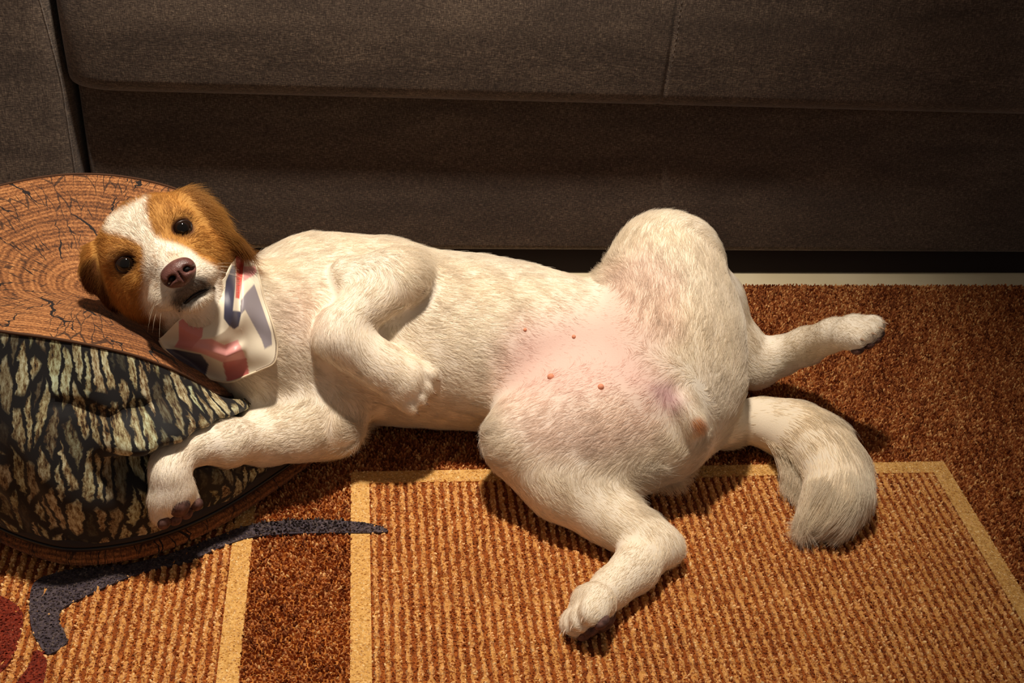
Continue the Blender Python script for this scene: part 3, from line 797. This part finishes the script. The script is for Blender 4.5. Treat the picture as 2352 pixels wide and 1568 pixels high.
inner = [(1400, 620), (1480, 580), (1560, 640), (1560, 780), (1480, 800), (1400, 720)]
C = mixc(C, pink, .35 * sstep(40, -30, polydist(PX, inner)) * facing)
C = mixc(C, pink, .35 * sstep(60, -30, polydist(PX, [(1180, 960), (1330, 950), (1480, 940), (1500, 1000), (1380, 1040), (1230, 1030)])) * facing)
C = mixc(C, mauve, .8 * sstep(25, -20, polydist(PX, [(1500, 890), (1540, 880), (1560, 920), (1545, 940), (1520, 925)])) * facing)
C = mixc(C, np.array(lin(188, 120, 60)), sstep(26, 8, np.linalg.norm(PX - [1603, 975], axis=1)) * facing * .9)
C = mixc(C, pink, .25 * sstep(120, 0, np.linalg.norm(PX - [690, 720], axis=1)) * facing)
blaze = [(344, 452), (338, 475), (341, 506), (353, 542), (375, 555), (405, 562), (436, 574), (460, 595), (497, 614), (504, 640), (496, 690), (480, 735), (420, 745), (344, 722), (327, 686), (335, 634), (333, 591), (329, 564), (301, 548), (262, 539), (240, 530), (250, 500), (300, 470)]
bl_w = sstep(7, -7, polydist(PX + (n2 * 3)[:, None], blaze)) * (hl[:, 2] > -150)
hm = sstep(.35, .65, HD) * (1 - sstep(150, 175, hl[:, 1] - .10 * np.abs(hl[:, 0]) - 30 * (hl[:, 2] > -10)))
neckw = sstep(-150, -190, hl[:, 2]) 
tanv = tan * (1 + .18 * n1)[:, None]
C = mixc(C, tanv, hm * (1 - bl_w))
C = mixc(C, dtan, hm * (1 - bl_w) * .55 * sstep(60, 140, hl[:, 1] - .1 * np.abs(hl[:, 0])) )
C = mixc(C, white, hm * bl_w * .8)
C = mixc(C, tan, hm * .45 * sstep(22, 4, np.linalg.norm((PX - [404, 594]) / [1.6, 1], axis=1)))
lipp = [(440, 640), (470, 642), (478, 656), (452, 682), (410, 704), (396, 694), (404, 664)]
C = mixc(C, np.array(lin(62, 48, 44)), hm * .85 * sstep(12, -6, polydist(PX, lipp)))
for sg in (-1, 1):
    ec = HO + hdir(sg * 75, 0, 0) * hs; de = np.linalg.norm((BV - hp(sg * 75, 0, -4)) @ HA.T / hs / np.array([1.18, 1, 1]), axis=1)
    C = mixc(C, dark, HD * sstep(30, 22, de)); C = mixc(C, dtan, HD * .35 * sstep(48, 26, de))
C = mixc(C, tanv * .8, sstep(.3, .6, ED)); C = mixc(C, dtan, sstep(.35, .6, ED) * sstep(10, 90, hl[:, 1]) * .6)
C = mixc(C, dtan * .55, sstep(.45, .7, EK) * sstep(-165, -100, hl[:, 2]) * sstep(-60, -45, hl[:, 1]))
for (x, y) in [(348, 600), (352, 630), (360, 610), (346, 645), (362, 655), (356, 590)]:
    C = mixc(C, tan, HD * .5 * sstep(6, 2, np.linalg.norm(PX - [x, y], axis=1)))
C = mixc(C, cream, .25 * TL); C = np.clip(C, .003, .9)
# materials
sk = NT('dog_skin'); a = sk.node('ShaderNodeAttribute'); a.attribute_name = 'coat'
sk.bump(sk.noise(sk.coords('Object'), 600, 2), .25, .001)
M_skin = sk.done(a.outputs['Color'], .75, .2)
hf = NT('dog_hair'); a = hf.node('ShaderNodeAttribute'); a.attribute_name = 'coat'
M_hair = hf.done(a.outputs['Color'], .45, .25)
tr = hf.node('ShaderNodeBsdfTranslucent'); hf.ln(a.outputs['Color'], tr.inputs['Color']); mx = hf.node('ShaderNodeMixShader'); mx.inputs[0].default_value = .38
hf.ln(hf.b.outputs[0], mx.inputs[1]); hf.ln(tr.outputs[0], mx.inputs[2]); hf.ln(mx.outputs[0], hf.n['Material Output'].inputs['Surface'])
dog = link('dog', None, label='white and tan spaniel dog lying belly up on the rug', cat='dog')
body = fast_mesh('body', BV, BQ, M_skin, dog, C)
body['label'] = 'white body with pink belly and tan face patches'
# ------------------------------------------------------------------ fur
def grow(name, N, V, Q, NV, flow, ln, lift, col, dens, parent, mat, pts=5, rad=.00012, jit=.16, clump=.22, seed=3, grav=.0, lk=.9, lv=.06):
    r = np.random.default_rng(seed)
    T = np.concatenate([Q[:, [0, 1, 2]], Q[:, [0, 2, 3]]])
    ar = np.linalg.norm(np.cross(V[T[:, 1]] - V[T[:, 0]], V[T[:, 2]] - V[T[:, 0]]), axis=1) * dens[T].mean(1)
    t = r.choice(len(T), N, p=ar / ar.sum()); u = r.random((N, 2)); m = u.sum(1) > 1; u[m] = 1 - u[m]
    w = np.stack([1 - u.sum(1), u[:, 0], u[:, 1]], 1)
    I = lambda A: (A[T[t]] * (w[..., None] if A.ndim > 1 else w)).sum(1)
    p, n, f, L, lf, c = I(V), I(NV), I(flow), I(ln) * .001, I(lift), I(col)
    n /= np.linalg.norm(n, axis=1)[:, None]
    s = np.cross(n, f)
    cl = np.stack([wob(p, 260, 11 + seed), wob(p, 260, 12 + seed), wob(p, 90, 13 + seed)], 1)
    ang = clump * cl[:, 0] + .5 * clump * cl[:, 2] + jit * r.normal(size=N)
    f2 = f * np.cos(ang)[:, None] + s * np.sin(ang)[:, None]
    lf = np.clip(lf * lk + lv * cl[:, 1] + .08 * r.normal(size=N), .04, 1.2)
    L = L * np.clip(r.normal(.85, .25, N) + .15 * cl[:, 1], .3, 1.6)
    P = np.zeros((N, pts, 3)); bend = .25 + .1 * r.random(N)
    for k in range(pts):
        q = k / (pts - 1)
        a = lf * (1 - 1.15 * q * .8)
        P[:, k] = p - n * .0006 if k == 0 else P[:, k - 1] + (f2 * np.cos(a)[:, None] + n * np.sin(a)[:, None] + s * (ang * .35 * q)[:, None]) * (L / (pts - 1))[:, None]
        if grav and k: P[:, k, 2] -= grav * L * q * q
    P[:, :, 2] = np.maximum(P[:, :, 2], .0095)
    hc_ = bpy.data.hair_curves.new(name); hc_.add_curves([pts] * N)
    hc_.position_data.foreach_set('vector', P.astype(np.float32).ravel())
    ra = hc_.attributes.get('radius') or hc_.attributes.new('radius', 'FLOAT', 'POINT')
    prof = np.linspace(1, .25, pts)[None] * (rad * r.uniform(.7, 1.3, N))[:, None]
    ra.data.foreach_set('value', prof.astype(np.float32).ravel())
    ca = hc_.attributes.new('coat', 'FLOAT_COLOR', 'CURVE')
    cc = np.clip(c * (1 + .10 * r.normal(size=N) + .06 * cl[:, 2])[:, None], 0, 1)
    ca.data.foreach_set('color', np.concatenate([cc, np.ones((N, 1))], 1).astype(np.float32).ravel())
    hc_.materials.append(mat)
    o = link(name, hc_, parent, kind='stuff'); return o
dens = np.ones(len(BV)); dens *= 1 - .5 * pb_; dens *= 1 + .8 * HD; 
eyed = np.minimum(*[np.linalg.norm((BV - hp(sg * 75, 0, -2)) @ HA.T / hs / np.array([1.2, 1, 1]), axis=1) for sg in (-1, 1)])
dens *= np.where(HD > .3, sstep(22, 30, eyed), 1)
nosed = np.linalg.norm((BV - hp(11, 74, 95)) @ HA.T / hs / np.array([1.25, 1, 1]), axis=1); dens *= np.where(HD > .3, sstep(26, 36, nosed), 1)
dens *= np.where(BV[:, 2] < .012, .1, 1)
LNv = LN * (1 - .45 * pb_)
LNv = np.where(HD > .5, np.where(nosed < 75, np.minimum(LNv, 4.5), LNv), LNv)
# long fringes: elbow points, back of the thigh, under the tail, flank fold
def fringe(px, py, r, add, fl=None, zc=None):
    global LNv, FL
    w = sstep(r, r * .3, np.linalg.norm(PX - [px, py], axis=1)) * (facing > -1)
    LNv = LNv + add * w
    if fl is not None:
        d = R @ np.array([fl[0], fl[1], 0.0]); d = d - BN * (BN @ d)[:, None]; FL = FL * (1 - w[:, None]) + nrm(fl) [0] * 0 + d * w[:, None]
        FL /= np.maximum(np.linalg.norm(FL, axis=1), 1e-6)[:, None]
ear_w = sstep(.3, .6, ED); LNv = LNv + 6 * ear_w
fringe(790, 985, 60, 16, (1, .15)); fringe(945, 600, 45, 12, (1, .3)); fringe(1480, 1110, 90, 16, (1, .25)); fringe(1400, 620, 70, 6, (-.8, -.6)); fringe(1130, 985, 50, 5, (-1, -.2))
LNv = np.where(TL > .3, LNv, LNv * .82)
LI2 = LI + .25 * sstep(10, 6, LN); LNv = np.where(LN < 9, LNv + 1.5, LNv)
tl = sstep(.4, .7, TL)
grow('fur', 440000, BV, BQ, BN, FL, LNv, LI2, C, dens * (1 - tl) + 1e-6, dog, M_hair, jit=.15, clump=.16)
grow('tail_hair', 120000, BV, BQ, BN, FL, LNv, LI * .6, C, tl + 1e-9, dog, M_hair, pts=8, jit=.05, clump=.13, rad=.00016, seed=5, lk=.7, grav=.06, lv=.01)

def strands(name, N, roots, tips, zr, zt, col, seed, sag=.0, spread=7, rad=.00015):
    r = np.random.default_rng(seed); n = 9; u = r.random(N)
    Ra, Ta = spline(roots, 200), spline(tips, 200); k = (u * 199).astype(int)
    a = Ra[k] + r.normal(size=(N, 2)) * spread * .8; b = Ta[np.clip(k + (r.normal(size=N) * 9).astype(int), 0, 199)] + r.normal(size=(N, 2)) * spread
    cv = r.normal(size=N) * 6 + sag; K = np.zeros((N, n, 3)); nn = np.stack([-(b - a)[:, 1], (b - a)[:, 0]], 1); nn /= np.linalg.norm(nn, axis=1)[:, None] + 1e-9
    L = .75 + .35 * r.random(N)
    for q in range(n):
        t = q / (n - 1) * L; p2 = a + (b - a) * t[:, None] + nn * (cv * np.sin(math.pi * np.clip(t, 0, 1)))[:, None]
        z = zr + (zt - zr) * t + .002 * r.normal() 
        D = (np.stack([p2[:, 0] - CX, p2[:, 1] - CY, np.full(N, F)], 1)) @ R.T
        K[:, q] = CAM + D * ((z + r.normal(size=N) * .0015 - CAM[2]) / D[:, 2])[:, None]
    K[:, :, 2] = np.maximum(K[:, :, 2], .012)
    hc_ = bpy.data.hair_curves.new(name); hc_.add_curves([n] * N); hc_.position_data.foreach_set('vector', K.astype(np.float32).ravel())
    ra = hc_.attributes.get('radius') or hc_.attributes.new('radius', 'FLOAT', 'POINT'); ra.data.foreach_set('value', (np.linspace(1, .3, n)[None] * (rad * r.uniform(.7, 1.3, N))[:, None]).astype(np.float32).ravel())
    ca = hc_.attributes.new('coat', 'FLOAT_COLOR', 'CURVE'); cc = np.clip(np.array(col)[None] * (1 + .1 * r.normal(size=N))[:, None], 0, 1)
    ca.data.foreach_set('color', np.concatenate([cc, np.ones((N, 1))], 1).astype(np.float32).ravel()); hc_.materials.append(M_hair)
    return link(name, hc_, dog, kind='stuff')
# feathering under the tail, behind the elbow and along the thigh
strands('tail_feather', 5200, [(1742, 985), (1790, 1010), (1835, 1050), (1855, 1090)], [(1800, 1122), (1822, 1140), (1850, 1180), (1862, 1215)], .048, .018, white * .6 + cream * .4, 41, sag=-26)
strands('elbow_feather', 1500, [(768, 950), (782, 975), (772, 1010)], [(812, 958), (824, 996), (800, 1032)], .066, .055, white, 42, spread=5)
strands('thigh_feather', 2200, [(1445, 1075), (1495, 1070), (1540, 1050)], [(1505, 1126), (1562, 1127), (1600, 1085)], .062, .035, white * .7 + cream * .3, 43, sag=-8, spread=6)
strands('elbow_feather', 700, [(925, 590), (950, 600), (950, 622)], [(955, 575), (985, 600), (978, 622)], .19, .185, white, 44, spread=4)

# ------------------------------------------------------------------ eyes, nose, claws, pads, whiskers
def uvsphere(c, A, r, nu=24, nv=14):
    V = []
    for i in range(nv + 1):
        th = math.pi * i / nv
        for j in range(nu):
            ph = 2 * math.pi * j / nu
            V.append(np.array(c) + np.array([r[0] * math.sin(th) * math.cos(ph), r[1] * math.sin(th) * math.sin(ph), r[2] * math.cos(th)]) @ A)
    Fc = [(i * nu + j, (i + 1) * nu + j, (i + 1) * nu + (j + 1) % nu, i * nu + (j + 1) % nu) for i in range(nv) for j in range(nu)]
    return V, Fc
em = NT('eye_brown'); tc = em.node('ShaderNodeTexCoord'); ln_ = em.node('ShaderNodeVectorMath'); ln_.operation = 'LENGTH'
sx = em.node('ShaderNodeMapping'); sx.inputs['Scale'].default_value = (1, 1, 0); em.ln(tc.outputs['Object'], sx.inputs['Vector']); em.ln(sx.outputs['Vector'], ln_.inputs[0])
ecol = em.ramp(em.math('MULTIPLY', ln_.outputs['Value'], 40.0), [(.0, (.003, .002, .002)), (.19, (.004, .003, .002)), (.24, (.016, .007, .004)), (.40, (.010, .005, .003)), (.46, (.012, .008, .007))])
M_eye = em.done(ecol, .05, .35); em.b.inputs['Coat Weight'].default_value = .25; em.b.inputs['Coat Roughness'].default_value = .02
M_lid = plain('eyelid_rim', lin(40, 26, 22), .35, .5)
for sg in (-1, 1):
    V, Fc = uvsphere((0, 0, 0), np.eye(3), np.array([23, 22, 22]) * hs)
    o = mesh('eye', V, Fc, M_eye, dog, label='dark brown eye')
    o.matrix_local = Matrix([[hr[i], hdn[i], hc[i], hp(sg * 75, 0, -14)[i]] for i in range(3)] + [[0, 0, 0, 1]])
    P = [hp(sg * 75 + 22.5 * math.cos(a), 15.5 * math.sin(a) + 0, -2 - 9 * abs(math.cos(a)) ** 2) for a in np.linspace(0, 2 * math.pi, 40)]
    V, Fc = tube(P, 3.0 * hs, 8, False); mesh('eyelid', V, Fc, M_lid, dog)
# nose leather
keep = PR[:]; PR.clear(); GROUPS['nose'] = .004
NC = hp(11, 73, 100)
ell('nose', .006, NC, HA, np.array([35, 26, 24]) * hs, hc); ell('nose', .008, hp(11, 86, 98), HA, np.array([25, 22, 22]) * hs, hc)
for sg in (-1, 1):
    ell('nose', .006, hp(11 + sg * 24, 78, 96), HA, np.array([16, 19, 20]) * hs, hc)
    ell('nose', .0025, hp(11 + sg * 19, 80, 121), HA, np.array([9.5, 7, 16]) * hs, hc, sub=True)
    ell('nose', .0025, hp(11 + sg * 33, 86, 112), HA, np.array([9, 4, 14]) * hs, hc, sub=True)
ell('nose', .002, hp(11, 92, 122), HA, np.array([2.2, 20, 7]) * hs, hc, sub=True)
NVv, NQ = surface(PR, .0011); NVv = smooth(NVv, NQ, 2, .5); PR[:] = keep
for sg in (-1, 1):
    V, Fc = uvsphere(hp(11 + sg * 19, 80, 108), HA, np.array([8.5, 6.5, 9]) * hs, 14, 8); mesh('nostril_shade', V, Fc, plain('painted_shade_black', (.006, .004, .004), .7), dog)  # near-black plugs added in the carved holes, painting the shade inside them
nm = NT('nose_leather'); nc = nm.ramp(nm.noise(nm.coords('Object'), 120, 3), [(.3, lin(74, 44, 40)), (.7, lin(116, 74, 66))])
nm.bump(nm.voro(nm.coords('Object'), 900), .35, .0006); M_nose = nm.done(nc, .42, .5)
o = fast_mesh('nose', NVv, NQ, M_nose, dog); o['label'] = 'brown leathery nose'
V, Fc = tube(spline([hp(-36, 152, 46), hp(-18, 145, 62), hp(11, 140, 70), hp(40, 145, 62), hp(58, 152, 46)], 24), 3.6 * hs, 6); mesh('lip_line', V, Fc, M_lid, dog)
# pads and claws
M_pad = NT('paw_pad'); M_pad = M_pad.done(M_pad.ramp(M_pad.noise(M_pad.coords('Object'), 150, 3), [(.3, lin(58, 40, 38)), (.7, lin(120, 88, 80))]), .8, .2)
M_claw = plain('claw_horn', lin(176, 146, 120), .35, .5)
for (c, f, s, u, r) in PADS:
    s2 = nrm(s - f * (s @ f)); A = np.stack([f, s2, np.cross(f, s2)])
    V, Fc = uvsphere(c, A, np.array([r * 1.1, r * .95, r * .7]), 14, 8); mesh('paw_pad', V, Fc, M_pad, dog)
for (c, f, u, L) in CLAWS:
    P = [c + f * L * t + u * L * .18 * math.sin(t * 2.2) - u * L * .35 * t * t for t in np.linspace(0, 1, 6)]
    V, Fc = tube(P, np.linspace(.0019, .0005, 6), 7); mesh('claw', V, Fc, M_claw, dog)
# nipples
M_nip = plain('nipple_pink', lin(226, 150, 118), .7, .2)
for (px, py, r) in [(1265, 865, 6.5), (1380, 888, 6), (1318, 773, 4), (1206, 757, 3.5)]:
    p, _ = on(px, py, 0); V, Fc = uvsphere(p, np.eye(3), np.array([r] * 3) * .00056, 12, 8); mesh('nipple', V, Fc, M_nip, dog)
# whiskers
M_whisk = plain('whisker_pale', lin(240, 225, 200), .4, .4)
for i in range(12):
    sg = -1 if i % 2 else 1; k = i // 2
    a = hp(9 + sg * (46 + 5 * (k % 3)), 98 + 7 * (k // 3), 70 - 8 * (k % 3)); d = hdir(sg * 1.0, .25 + .2 * (k // 2) + .2 * random.uniform(-1, 1), .35 - .5 * random.random())
    P = [a + d * hs * 62 * t + hdir(0, 1, -.3) * hs * 22 * t * t for t in np.linspace(0, 1 + .2 * random.random(), 7)]
    V, Fc = tube(P, np.linspace(.00012, .00004, 7), 5); mesh('whisker', V, Fc, M_whisk, dog)

# ------------------------------------------------------------------ bandana
from mathutils.bvhtree import BVHTree
bvh = BVHTree.FromPolygons(BV.tolist(), BQ.tolist())
edgeA = spline([(547, 588), (535, 612), (521, 645), (499, 664), (466, 704), (413, 741), (366, 780)], 150)
edgeB = spline([(585, 600), (597, 645), (606, 684), (620, 725), (632, 764), (637, 798), (630, 832), (600, 848), (570, 861), (523, 877), (474, 867), (435, 847), (400, 822), (376, 800), (366, 782)], 150)
arc = np.concatenate([[0], np.cumsum(np.linalg.norm(np.diff(edgeB, axis=0), axis=1))]); arc /= arc[-1]
edgeB = np.stack([np.interp(np.linspace(0, 1, 150), arc, edgeB[:, k]) for k in range(2)], 1)
arc = np.concatenate([[0], np.cumsum(np.linalg.norm(np.diff(edgeA, axis=0), axis=1))]); arc /= arc[-1]
edgeA = np.stack([np.interp(np.linspace(0, 1, 150) ** 1.15, arc, edgeA[:, k]) for k in range(2)], 1)
NS, NM = 150, 110
tt = np.linspace(-.06, 1, NM)
G2 = edgeA[:, None] * (1 - tt)[None, :, None] + edgeB[:, None] * tt[None, :, None]
T = np.full((NS, NM), np.nan)
for i in range(NS):
    for j in range(NM):
        h = bvh.ray_cast(Vector(CAM), Vector(ray(*G2[i, j])))
        if h[0] is not None: T[i, j] = h[3]
miss = np.isnan(T); T[miss] = np.nanmedian(T)
# the chin covers part of the cloth: keep the neck's distance there
lo_ = np.percentile(T[~miss], 20); T = np.clip(T, lo_, None)
base = T.copy()
for _ in range(160):
    T[1:-1, 1:-1] = .25 * (T[2:, 1:-1] + T[:-2, 1:-1] + T[1:-1, 2:] + T[1:-1, :-2])
    T[0] = T[1]; T[-1] = T[-2]; T[:, 0] = T[:, 1]; T[:, -1] = T[:, -2]
    T = np.minimum(T, np.where(miss, 9, base + .002))
gx, gy = G2[..., 0], G2[..., 1]
fold = .010 * np.exp(-((gy - np.interp(gx, [380, 460, 520, 560], [795, 806, 822, 800])) / 15.0) ** 2) * sstep(370, 430, gx) * (1 - sstep(535, 575, gx))
dip = .006 * np.exp(-((gx - 548) / 9.0) ** 2) * (1 - sstep(690, 760, gy))
wav = .0022 * np.sin(gx * .045 + gy * .03) + .0015 * np.sin(gy * .07 - gx * .02)
T = T - .008 - fold + dip - wav
BP = np.array([[CAM + ray(*G2[i, j]) * T[i, j] for j in range(NM)] for i in range(NS)])
CRM, PNK, COR, RED, NAV, GRY = [np.array(lin(*c)) for c in ((240, 228, 204), (234, 164, 158), (208, 116, 110), (214, 84, 70), (70, 68, 88), (146, 138, 144))]
g = G2.reshape(-1, 2); bc = np.tile(CRM, (len(g), 1))
for poly, col in [
    ([(411, 738), (472, 696), (464, 774), (458, 779), (486, 778), (515, 792), (546, 780), (566, 823), (511, 832), (491, 823), (462, 811), (400, 797), (411, 780)], PNK),
    ([(411, 738), (472, 696), (464, 774), (458, 779), (440, 800), (404, 794), (411, 780)], COR * .5 + PNK * .5),
    ([(511, 832), (566, 822), (574, 866), (523, 882)], COR),
    ([(561, 612), (600, 610), (584, 631), (558, 647)], PNK),
    ([(533, 610), (519, 645), (516, 670), (514, 731), (525, 747), (538, 756), (548, 749), (554, 721), (563, 711), (552, 700), (552, 715), (535, 713), (540, 662), (542, 610)], NAV),
    ([(584, 652), (623, 764), (625, 792), (608, 801), (601, 780), (562, 709), (554, 722), (553, 690), (566, 672)], GRY),
    ([(541, 585), (562, 590), (554, 662), (550, 686), (541, 684), (543, 621)], RED),
    ([(374, 800), (400, 802), (462, 814), (479, 837), (472, 864), (438, 850), (400, 826)], NAV)]:
    w = sstep(1.3, -1.3, polydist(g, poly)); bc = bc * (1 - w[:, None]) + col * w[:, None]
bm_ = NT('bandana_satin'); a = bm_.node('ShaderNodeAttribute'); a.attribute_name = 'coat'
bm_.bump(bm_.noise(bm_.coords('Object'), 1500, 1), .1, .0003)
M_band_ = bm_.done(a.outputs['Color'], .42, .45, .2)
bq = np.array(grid_faces(NS, NM)); bnr = vnormals(BP.reshape(-1, 3), bq)
if (bnr @ FWD).mean() > 0: bq = bq[:, ::-1]
ban = link('bandana', None, label='cream bandana with pink, coral and grey print tied round the dog\'s neck', cat='bandana')
bo = fast_mesh('cloth', BP.reshape(-1, 3), bq, M_band_, ban, bc)
md = bo.modifiers.new('thickness', 'SOLIDIFY'); md.thickness = .0012; md.offset = -1
# overlocked hem along the outer edge
hem = BP[:, -1] + (-FWD * .0006); z = []
for i in range(6, 78):
    for k in range(3):
        q = i + k / 3; i0 = int(q); p = hem[i0] * (1 - (q - i0)) + hem[min(i0 + 1, NS - 1)] * (q - i0)
        inw = BP[i0, -4] - BP[i0, -1]; z.append(p + inw * (.9 if k == 1 else .05))
V, Fc = tube(z, .00032, 5); mesh('hem_stitching', V, Fc, plain('hem_thread', lin(206, 190, 176), .7), ban)
V, Fc = tube(BP[:, -1], .0011, 6); mesh('hem', V, Fc, plain('hem_cream', lin(226, 208, 178), .6), ban)
# the cushion gives way under the dog: push its skin out of the body
for o in [c for c in pouf.children if c.type == 'MESH']:
    me = o.data; V = np.empty(len(me.vertices) * 3, np.float32); me.vertices.foreach_get('co', V); V = V.reshape(-1, 3).astype(float)
    m = np.arange(len(V)); moved = False
    for _ in range(6):
        P = V[m]; f0 = field(P); k = f0 < .0015
        if not k.any(): break
        m = m[k]; P = P[k]; e = .001
        g = np.stack([field(P + e * np.eye(3)[i]) - field(P - e * np.eye(3)[i]) for i in range(3)], 1) / (2 * e)
        g /= np.maximum(np.linalg.norm(g, axis=1), 1e-6)[:, None]
        V[m] = P + g * (.002 - f0[k])[:, None]; moved = True
    if moved:
        V[:, 2] = np.maximum(V[:, 2], .0118); me.vertices.foreach_set('co', V.astype(np.float32).ravel()); me.update()
